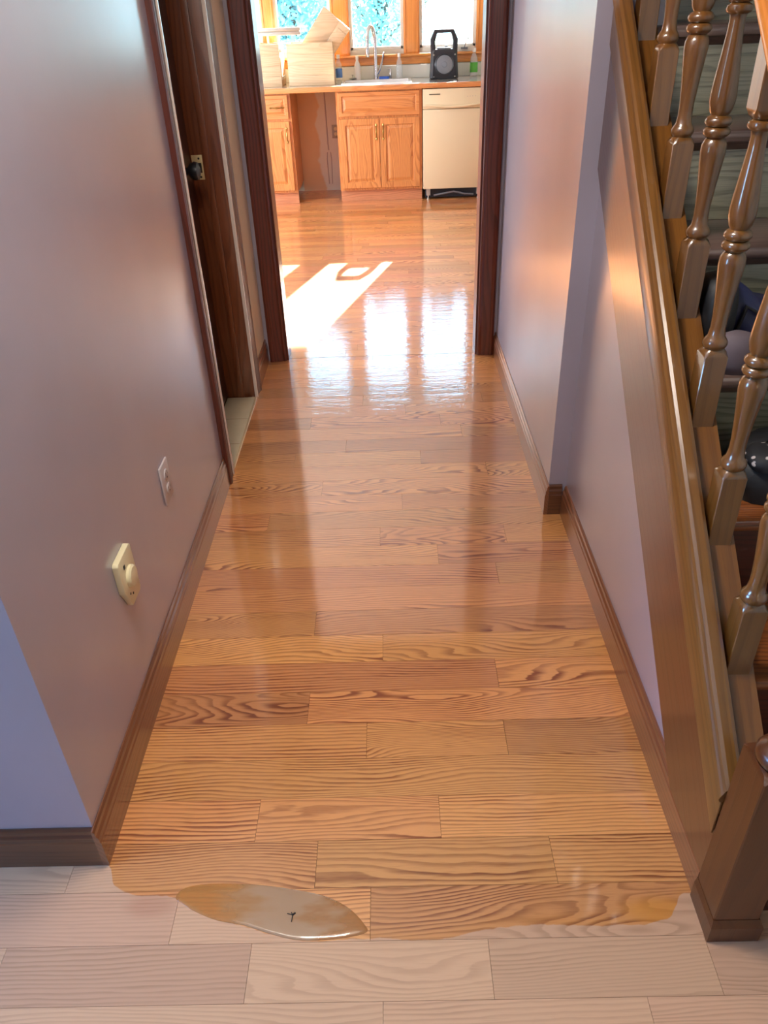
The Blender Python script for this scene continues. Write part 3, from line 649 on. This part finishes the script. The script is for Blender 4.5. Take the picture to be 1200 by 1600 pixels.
slump([(.668, 1.60, 1.68, .13), (.672, 1.575, 1.70, .176), (.700, 1.57, 1.70, .182), (.728, 1.575, 1.70, .176), (.735, 1.60, 1.68, .13)]).build('end_pocket', 'blackcloth', bag, smooth=True, angle=80)
MB().tube([(.745, 1.60, z2 + .06), (.755, 1.596, z2 + .12), (.80, 1.597, z2 + .095), (.86, 1.597, z2 + .06), (.95, 1.597, z2 + .05)], .005, 8).build('strap', 'blackcloth', bag, smooth=True)
tag(blob([(.735, 1.541, z2 + .001, .045, .028), (.735, 1.541, z2 + .02, .056, .034), (.733, 1.541, z2 + .055, .052, .032), (.728, 1.542, z2 + .078, .036, .024), (.725, 1.543, z2 + .086, .012, .010)], 20, 2.2).build('cloth_bundle', 'mauvecloth', None, smooth=True, angle=80), 'rolled mauve grey cloth bundle in front of the navy bag', 'cloth')
z1 = .41 + RISE; y1_ = 1.03 + RUN
pg = thing('tote_bag', 'black bag with pale patterned flap on the lower tread', 'bag', (.84, y1_ + .12, z1))
blob([(.84, y1_ + .13, z1 + .001, .14, .09), (.84, y1_ + .13, z1 + .04, .15, .09), (.84, y1_ + .14, z1 + .08, .135, .075), (.84, y1_ + .15, z1 + .11, .09, .045)]).build('bag_body', 'blackcloth', pg, smooth=True, angle=80)
blob([(.755, y1_ + .095, z1 + .075, .034, .040), (.757, y1_ + .10, z1 + .092, .042, .046), (.765, y1_ + .105, z1 + .104, .034, .038), (.772, y1_ + .11, z1 + .110, .014, .02)]).build('flap', 'pattern', pg, smooth=True, angle=80)

# ------------------------------------------------------------------ kitchen cabinets
YF = 7.43     # cabinet face
def raised(mb, x0, x1, z0, z1, yf, th_=.02, fw_=.055):
    """raised-panel front facing -Y, front plane at yf"""
    R_ = []
    for o, d in ((0, th_), (0, .003), (.003, 0), (fw_, 0), (fw_ + .004, .008), (fw_ + .010, .008), (fw_ + .032, .001), (fw_ + .034, .001)):
        o = min(o, (min(x1 - x0, z1 - z0) / 2) - .004)
        R_.append([(x0 + o, yf + d, z0 + o), (x1 - o, yf + d, z0 + o), (x1 - o, yf + d, z1 - o), (x0 + o, yf + d, z1 - o)])
    mb.loft(R_); return mb
def pull(parent, x, z, vertical=True, s=1.0):
    mb = MB(); y = YF - .022
    L = .045 * s
    def P_(t, out): return (x, y - out, z + t) if vertical else (x + t, y - out, z)
    mb.tube([P_(-L, .0), P_(-L * .8, .014), P_(-L * .4, .022), P_(0, .024), P_(L * .4, .022), P_(L * .8, .014), P_(L, .0)], [.004, .004, .005, .007, .005, .004, .004], 8)
    for t in (-L - .008, L + .008):
        mb.add([P_(t - .016, 0), (P_(t, 0)[0] + (.008 if vertical else 0), y, P_(t, 0)[2] + (0 if vertical else .008)), P_(t + .016, 0), (P_(t, 0)[0] - (.008 if vertical else 0), y, P_(t, 0)[2] - (0 if vertical else .008)), P_(t, .006)], [(0, 1, 4), (1, 2, 4), (2, 3, 4), (3, 0, 4), (3, 2, 1, 0)])
    return mb.build('handle', 'brass', parent, smooth=True)
def cabinet(name, label, x0, x1, doors, drawer_pull, split):
    c = thing(name, label, 'cabinet', ((x0 + x1) / 2, YF + .3, 0))
    mb = MB().box(x0, x0 + .016, YF + .02, YB - .01, .10, .9).box(x1 - .016, x1, YF + .02, YB - .01, .10, .9).box(x0 + .016, x1 - .016, YF + .02, YB - .01, .10, .115).box(x0 + .016, x1 - .016, YB - .03, YB - .01, .115, .9)
    mb.build('body', 'cab', c)
    fr = MB().box(x0, x0 + .035, YF, YF + .02, .10, .9).box(x1 - .035, x1, YF, YF + .02, .10, .9)
    for a, b in ((.10, .135), (.675, .71), (.875, .9)): fr.box(x0 + .035, x1 - .035, YF, YF + .02, a, b)
    fr.build('face_frame', 'cab', c)
    box(x0 + .001, x1 - .001, YF + .045, YF + .06, .0005, .10).build('toe_kick', 'toe', c)
    dw = raised(MB(), x0 + .022, x1 - .022, .700, .885, YF - .02, .0198, .028).build('drawer', 'cabx', c)
    if drawer_pull: pull(dw, (x0 + x1) / 2 + drawer_pull, .79, False)
    n = doors; wd = (x1 - x0 - .044 - .004 * (n - 1)) / n
    for i in range(n):
        a = x0 + .022 + i * (wd + .004)
        d = raised(MB(), a, a + wd, .118, .682, YF - .02, .0198, .05).build('door', 'cab', c)
        pull(d, a + (.028 if (n == 2 and i == 1) else wd - .028), .575, True)
    return c
cabinet('base_cabinet', 'honey oak base cabinet at far left with one drawer and door', -1.35, -.815, 1, .15, 1)
cabinet('sink_cabinet', 'honey oak double-door sink cabinet beside the almond dishwasher', -.425, .315, 2, None, 2)
ct = thing('end_cabinet', 'honey oak cabinet end strip right of the dishwasher', 'cabinet', (.95, YF + .3, 0))
box(.872, 1.6, YF + .02, YB - .01, .10, .9).build('body', 'cab', ct); box(.872, 1.6, YF, YF + .02, .10, .9).build('face_frame', 'cab', ct); box(.873, 1.6, YF + .045, YF + .06, .0005, .10).build('toe_kick', 'toe', ct)
raised(MB(), .895, 1.57, .118, .885, YF - .02, .0198, .05).build('door', 'cab', ct)
# bay between the cabinets: painted wall patch, pipe chase, outlet
struct(box(-.815, -.425, YB - .004, YB, 0, .9).build('trim_1', 'bay'), 'bare tan and grey painted wall inside the empty appliance bay')
tag(MB().tube([(-.560, YB - .012, .9), (-.556, YB - .012, .42), (-.552, YB - .012, .36)], .006, 8).tube([(-.566, YB - .012, .34), (-.572, YB - .012, .28), (-.566, YB - .012, .06)], .004, 8).tube([(-.536, YB - .012, .34), (-.530, YB - .012, .28), (-.536, YB - .012, .06)], .004, 8).build('cord', 'plateg', None, smooth=True), 'pale cord running down the wall inside the empty bay', 'cord')
ko = thing('kitchen_outlet', 'small grey outlet low on the wall inside the empty bay', 'outlet', (-.475, YB - .004, .52))
box(-.510, -.440, YB - .010, YB - .004, .46, .575).build('cover_plate', 'gplate', ko, .002)
for zz in (.54, .497): MB().lathe([(.016, 0), (.016, -.003)], (-.475, YB - .010, zz), 16, 'Y').build('receptacle', 'ivory', ko)
# dishwasher
dx0, dx1 = .322, .862
dwr = thing('dishwasher', 'almond enamel dishwasher between the sink cabinet and end strip', 'dishwasher', ((dx0 + dx1) / 2, YF + .3, 0))
box(dx0 + .01, dx1 - .01, YF + .01, YB - .05, .09, .885).build('tub', 'dw', dwr)
box(dx0, dx1, YF - .035, YF + .01, .095, .735).build('door', 'dw', dwr, .006)
cp = MB().prism([(YF - .030, .738), (YF - .045, .765), (YF - .040, .775), (YF - .030, .890), (YF + .01, .890), (YF + .01, .738)], 'X', dx0, dx1).build('control_panel', 'dw', dwr, .003)
pts = []
for k in range(13): t = k / 12; pts.append((dx0 + .02 + t * (dx1 - dx0 - .04), YF - .040 - .012 * math.sin(PI * t), .772 - .018 * math.sin(PI * t)))
MB().tube(pts, [.006 + .006 * math.sin(PI * k / 12) for k in range(13)], 8).build('handle', 'dw', cp, smooth=True)
mk = MB()
for i in range(9): mk.box(dx0 + .055 + i * .0105, dx0 + .062 + i * .0105, YF - .0360, YF - .0335, .845, .853)
mk.xf(Matrix.Identity(4)).build('lettering', 'slot', cp)
for i in range(4): MB().box(.70 + i * .022, .706 + i * .022, YF - .0372, YF - .034, .825, .829).build('button', 'gplate', cp)
box(dx0 + .02, dx1 - .02, YF + .03, YF + .05, .012, .09).build('kick_plate', 'black', dwr)
for x in (dx0 + .03, dx1 - .055): MB().box(x, x + .035, YF - .005, YF + .03, .035, .09).lathe([(.012, .0005), (.012, .008), (.005, .01), (.005, .04)], (x + .017, YF + .01, 0), 12).build('leg', 'steel', dwr)
MB().tube([(.42, YF + .02, .03), (.52, YF, .05), (.60, YF + .01, .06), (.70, YF, .04), (.78, YF + .02, .03)], .008, 8).build('hose', 'grey', dwr, smooth=True)

# countertop, backsplash, sink
ctop = thing('countertop', 'pale laminate countertop with oak front edge under the kitchen windows', 'countertop', (0, YF + .3, .9))
sx0, sx1, sy0, sy1 = -.36, .22, 7.50, 7.86
mb = MB().box(-1.6, sx0, YF - .02, YB - .001, .9005, .935).box(sx1, 1.8, YF - .02, YB - .001, .9005, .935).box(sx0, sx1, YF - .02, sy0, .9005, .935).box(sx0, sx1, sy1, YB - .001, .9005, .935)
mb.build('worktop', 'counter', ctop)
box(-1.6, 1.8, YF - .038, YF - .02, .896, .936).build('edge_trim', 'cabx', ctop, .003)
box(-1.6, 1.8, YB - .02, YB, .936, 1.04).build('backsplash', 'kwall', ctop, .002)
sk = thing('sink', 'white drop-in sink below the chrome faucet', 'sink', ((sx0 + sx1) / 2, 7.68, .935))
mb = MB()
def rr(x0, x1, y0, y1, z): return [(x0, y0, z), (x1, y0, z), (x1, y1, z), (x0, y1, z)]
mb.loft([rr(sx0 - .015, sx1 + .015, sy0 - .015, sy1 + .015, .9355), rr(sx0 - .013, sx1 + .013, sy0 - .013, sy1 + .013, .944), rr(sx0 + .012, sx1 - .012, sy0 + .012, sy1 - .012, .944), rr(sx0 + .02, sx1 - .02, sy0 + .02, sy1 - .02, .76)], caps=False)
mb.add(rr(sx0 + .02, sx1 - .02, sy0 + .02, sy1 - .02, .76), [(0, 1, 2, 3)])
mb.build('basin', 'sinkw', sk, smooth=True); MB().lathe([(.03, .7605), (.03, .763), (.01, .764)], (-.07, 7.68, 0), 16).build('drain', 'chrome', sk)
fc_ = thing('faucet', 'tall chrome gooseneck faucet rising before the middle window', 'faucet', (-.075, 7.91, .935))
fx, fy = -.075, 7.91
MB().lathe([(.026, .9355), (.026, .942), (.018, .948), (.017, 1.03), (.014, 1.05)], (fx, fy, 0), 18).build('base', 'chrome', fc_, smooth=True)
arc = [(fx, fy, 1.04), (fx, fy, 1.26)]
for k in range(1, 10): a = PI * k / 10; arc.append((fx - .005 - .035 * (1 - math.cos(a)) * .85, fy - .05 * (1 - math.cos(a)), 1.26 + .085 * math.sin(a)))
arc += [(fx - .066, fy - .10, 1.23), (fx - .068, fy - .102, 1.20)]
MB().tube(arc, .017, 12).build('spout', 'chrome', fc_, smooth=True)
MB().lathe([(.013, 1.205), (.017, 1.18), (.018, 1.13), (.014, 1.12)], (fx - .068, fy - .102, 0), 14).build('spray_head', 'chrome', fc_, smooth=True)
MB().tube([(fx + .012, fy, .985), (fx + .035, fy - .005, 1.02), (fx + .06, fy - .01, 1.09), (fx + .075, fy - .012, 1.15)], [.012, .012, .010, .008], 10).build('lever', 'chrome', fc_, smooth=True)

# ------------------------------------------------------------------ things on the counter
CT = .9355
def bottle(name, label, x, y, h, r, body, cap, label_mat=None, cat='bottle', pump=False):
    b = thing(name, label, cat, (x, y, CT))
    MB().lathe([(r * .8, .0005), (r, .006), (r, h * .55), (r * .9, h * .66), (r * .45, h * .80), (r * .38, h * .86)], (x, y, CT), 20).build('body', body, b, smooth=True)
    if label_mat: MB().lathe([(r + .0008, h * .16), (r + .0008, h * .50)], (x, y, CT), 20, caps=False).build('label_band', label_mat, b, smooth=True)
    if pump:
        MB().lathe([(r * .45, h * .86), (r * .45, h * .93), (.004, h * .94), (.004, h)], (x, y, CT), 14).tube([(x, y, CT + h), (x - .03, y - .005, CT + h + .002)], .005, 8).build('pump', cap, b, smooth=True)
    else: MB().lathe([(r * .48, h * .86), (r * .5, h * .88), (r * .48, h)], (x, y, CT), 14).build('cap', cap, b, smooth=True)
    return b
bottle('dish_soap_bottle', 'white squat soap bottle on the counter left of the faucet', -.24, 7.92, .19, .028, 'bottlew', 'bottlew')
bottle('water_bottle', 'small clear bottle with blue label beside the large wooden box', -.405, 7.86, .21, .030, 'clear', 'bottlew', 'bluelabel')
bottle('spray_bottle', 'clear plastic bottle on the counter between faucet and speaker', .135, 7.93, .20, .028, 'clear', 'bottlew')
bottle('detergent_bottle', 'clear bottle with green label right of the black speaker', .800, 7.90, .22, .034, 'clear', 'bottlew', 'green')
bottle('soap_dispenser', 'short chrome pump dispenser between faucet and clear bottle', .055, 7.95, .085, .012, 'chrome', 'chrome', None, 'soap dispenser', True)
tag(MB().loft([[(-.0 + a, 7.89 + b, CT + h) for a, b in ((-.05, -.02), (.03, -.025), (.045, 0), (.03, .02), (-.045, .02))] for h in (.0005, .028)]).build('sponge', 'blue', None, .005), 'small blue sponge at the foot of the faucet', 'sponge')
sn = thing('sink_strainer', 'small metal sink stopper on the counter left of the sink', 'sink strainer', (-.285, 7.92, CT))
MB().lathe([(.012, .0005), (.014, .012), (.034, .020), (.036, .024), (.010, .026)], (-.285, 7.90, CT), 20).build('cup', 'steel', sn, smooth=True)
MB().lathe([(.004, .026), (.004, .040), (.009, .044), (.006, .050)], (-.285, 7.90, CT), 12).build('knob', 'steel', sn, smooth=True)

# speaker
spk = thing('portable_speaker', 'black portable speaker with round grey grille and carry handle', 'speaker', (.525, 7.80, CT))
sx, sy = .525, 7.80
mb = MB(); b_ = []
for z_, wv, dv in ((.0005, .118, .075), (.01, .124, .08), (.10, .118, .078), (.20, .112, .070), (.225, .100, .060)):
    c = .02
    b_.append([(sx + a, sy + b, CT + z_) for a, b in ((-wv + c, -dv), (wv - c, -dv), (wv, -dv + c), (wv, dv - c), (wv - c, dv), (-wv + c, dv), (-wv, dv - c), (-wv, -dv + c))])
mb.loft(b_).build('body', 'black', spk, smooth=True, angle=30)
hd = MB(); out = [(-.112, .14), (-.118, .30), (-.082, .372), (.082, .372), (.118, .30), (.112, .14)]; inn = [(-.070, .14), (-.078, .285), (-.060, .345), (.060, .345), (.078, .285), (.070, .14)]
vs = []; n = 6
for yv in (-.045, .045): vs += [(sx + a, sy + yv, CT + z_) for a, z_ in out] + [(sx + a, sy + yv, CT + z_) for a, z_ in inn]
fs = []
for i in range(n - 1):
    fs += [(i, i + 1, n + i + 1, n + i), (2 * n + i, 3 * n + i, 3 * n + i + 1, 2 * n + i + 1), (i, 2 * n + i, 2 * n + i + 1, i + 1), (n + i, n + i + 1, 3 * n + i + 1, 3 * n + i)]
fs += [(0, n, 3 * n, 2 * n), (n - 1, 3 * n - 1, 4 * n - 1, 2 * n - 1)]
hd.add(vs, fs).build('carry_handle', 'black', spk, .006)
MB().box(sx - .06, sx + .06, sy - .035, sy + .035, CT + .224, CT + .238).lathe([(.014, .238), (.012, .252)], (sx + .02, sy, CT), 14).build('control_deck', 'grey', spk, .003)
MB().lathe([(.080, .0), (.084, -.004), (.078, -.008), (.072, -.004)], (sx, sy - .0745, CT + .112), 32, 'Y').build('grille_ring', 'black', spk, smooth=True)
MB().lathe([(.0745, 0), (.070, -.005), (.045, -.008), (.022, -.009), (.020, -.012), (.004, -.013)], (sx, sy - .0755, CT + .112), 32, 'Y').build('grille', 'grey', spk, smooth=True)
for a in (-.092, .092):
    for z_ in (.02, .185): MB().lathe([(.007, 0), (.005, -.004)], (sx + a, sy - .0765, CT + z_), 8, 'Y').build('screw', 'steel', spk)

# wooden drawer boxes
def open_box(name, label, x0, x1, y0, y1, h, group=None):
    t = thing(name, label, 'drawer box', ((x0 + x1) / 2, (y0 + y1) / 2, CT))
    th_ = .014
    n = 4; hh = (h - .001) / n
    for i in range(n):
        box(x0, x1, y0, y0 + th_, CT + .0005 + i * hh, CT + .0005 + (i + 1) * hh - .0008).build('front_board', 'box', t, .001)
    box(x0, x1, y1 - th_, y1, CT + .0005, CT + h).build('back_board', 'box', t, .001)
    box(x0, x0 + th_, y0 + th_, y1 - th_, CT + .0005, CT + h).build('side_board', 'box', t, .001)
    box(x1 - th_, x1, y0 + th_, y1 - th_, CT + .0005, CT + h).build('side_board', 'box', t, .001)
    box(x0 + th_, x1 - th_, y0 + th_, y1 - th_, CT + .0005, CT + .012).build('bottom_board', 'box', t)
    return t
b1 = open_box('drawer_box', 'large pale wooden drawer box standing beside the water bottle', -.822, -.432, 7.56, 7.84, .318)
b2 = open_box('drawer_box', 'narrow pale wooden drawer box at the left end of the counter', -1.20, -.885, 7.56, 7.90, .318)
box(-.885, -.878, 7.60, 7.86, CT + .05, CT + .075).build('drawer_slide', 'steel', b2, .001); box(-.885, -.879, 7.60, 7.86, CT + .26, CT + .285).build('drawer_slide', 'steel', b2, .001)
tb = thing('tilted_drawer_box', 'pale wooden drawer box stuck tilted into the large box', 'drawer box', (-.60, 7.70, CT + .20))
ang = math.radians(51); Rm = Matrix.Translation((-.600, 7.70, CT + .385)) @ Matrix.Rotation(-ang, 4, 'Y') 
L_, Wd_, D_ = .46, .268, .10
def tbp(x0, x1, y0, y1, z0, z1, name, mat='box', bv=.001):
    o = MB().box(x0, x1, y0, y1, z0, z1).xf(Rm).build(name, mat, tb, bv); return o
# local: X along the long side (points up-right after rotation), Z across
tbp(-L_ / 2 - .02, L_ / 2 - .02, -.05, -.04, -Wd_ / 2, .03, 'bottom_board'); tbp(-L_ / 2 - .02, L_ / 2 - .02, -.05, -.04, .031 - Wd_, -Wd_ / 2 - .001, 'bottom_board')
tbp(-L_ / 2 - .02, L_ / 2 - .02, -.04, .05, -Wd_ + .031, -Wd_ + .043, 'side_board'); tbp(-L_ / 2 - .02, L_ / 2 - .02, -.04, .05, .018, .030, 'side_board')
tbp(L_ / 2 - .033, L_ / 2 - .02, -.04, .05, -Wd_ + .043, .018, 'end_board')
tbp(-.10, .16, -.056, -.050, -Wd_ + .036, -Wd_ + .115, 'panel')
sr = thing('metal_rail', 'pale metal rail lying across the top of the narrow box', 'rail', (-.95, 7.66, CT + .32))
MB().box(-1.085, -.70, 7.645, 7.675, CT + .405, CT + .430).box(-1.085, -.70, 7.648, 7.672, CT + .375, CT + .400).box(-1.08, -.71, 7.655, 7.665, CT + .400, CT + .405).build('rail_profile', 'steel', sr, .002)
MB().box(-1.090, -1.070, 7.64, 7.68, CT + .366, CT + .436).build('end_bracket', 'gplate', sr, .002)
for a, b in ((-1.072, -1.050), (-.99, -.975)): box(a, b, 7.65, 7.67, CT + .318, CT + .375).build('support', 'ivory', sr, .002)

# ------------------------------------------------------------------ trees outside
def tree(label, x, y, h, cr, n):
    t = thing('tree', label, 'tree', (x, y, -.5))
    mb = MB().tube([(x, y, -.5), (x + .1, y, h * .4), (x, y + .1, h * .8)], [.16, .12, .05], 10)
    for k in range(9):
        a = k * 2.4; z_ = h * (.25 + .06 * k); mb.tube([(x, y, z_), (x + math.cos(a) * cr * .5, y + math.sin(a) * cr * .5, z_ + .5), (x + math.cos(a) * cr * .9, y + math.sin(a) * cr * .9, z_ + .7)], [.05, .03, .012], 6)
    mb.build('trunk', 'bark', t, smooth=True)
    v = MB()
    for i in range(n):
        d = Vector((random.gauss(0, 1), random.gauss(0, 1), random.gauss(0, 1))).normalized() * (random.random() ** .45)
        p = Vector((x + d.x * cr, y + d.y * cr, h * .52 + d.z * h * .52)); s_ = random.uniform(.035, .075)
        u = Vector((random.gauss(0, 1), random.gauss(0, 1), random.gauss(0, 1))).normalized(); w_ = u.orthogonal().normalized()
        v.add([p - u * s_, p + w_ * s_ * .5, p + u * s_, p - w_ * s_ * .5], [(0, 1, 2, 3)])
    me = bpy.data.meshes.new('foliage'); me.from_pydata([tuple(q - t.location) for q in v.v], [], v.f); me.materials.append(M['leaf'])
    f = bpy.data.objects.new('foliage', me); COL.objects.link(f); f.parent = t; f['kind'] = 'stuff'
random.seed(5)
tree('leafy pale tree seen through the left kitchen window', -1.4, 12.8, 3.4, .95, 9000)
tree('leafy pale tree seen through the middle kitchen window', -.1, 15.5, 3.4, 1.0, 7000)
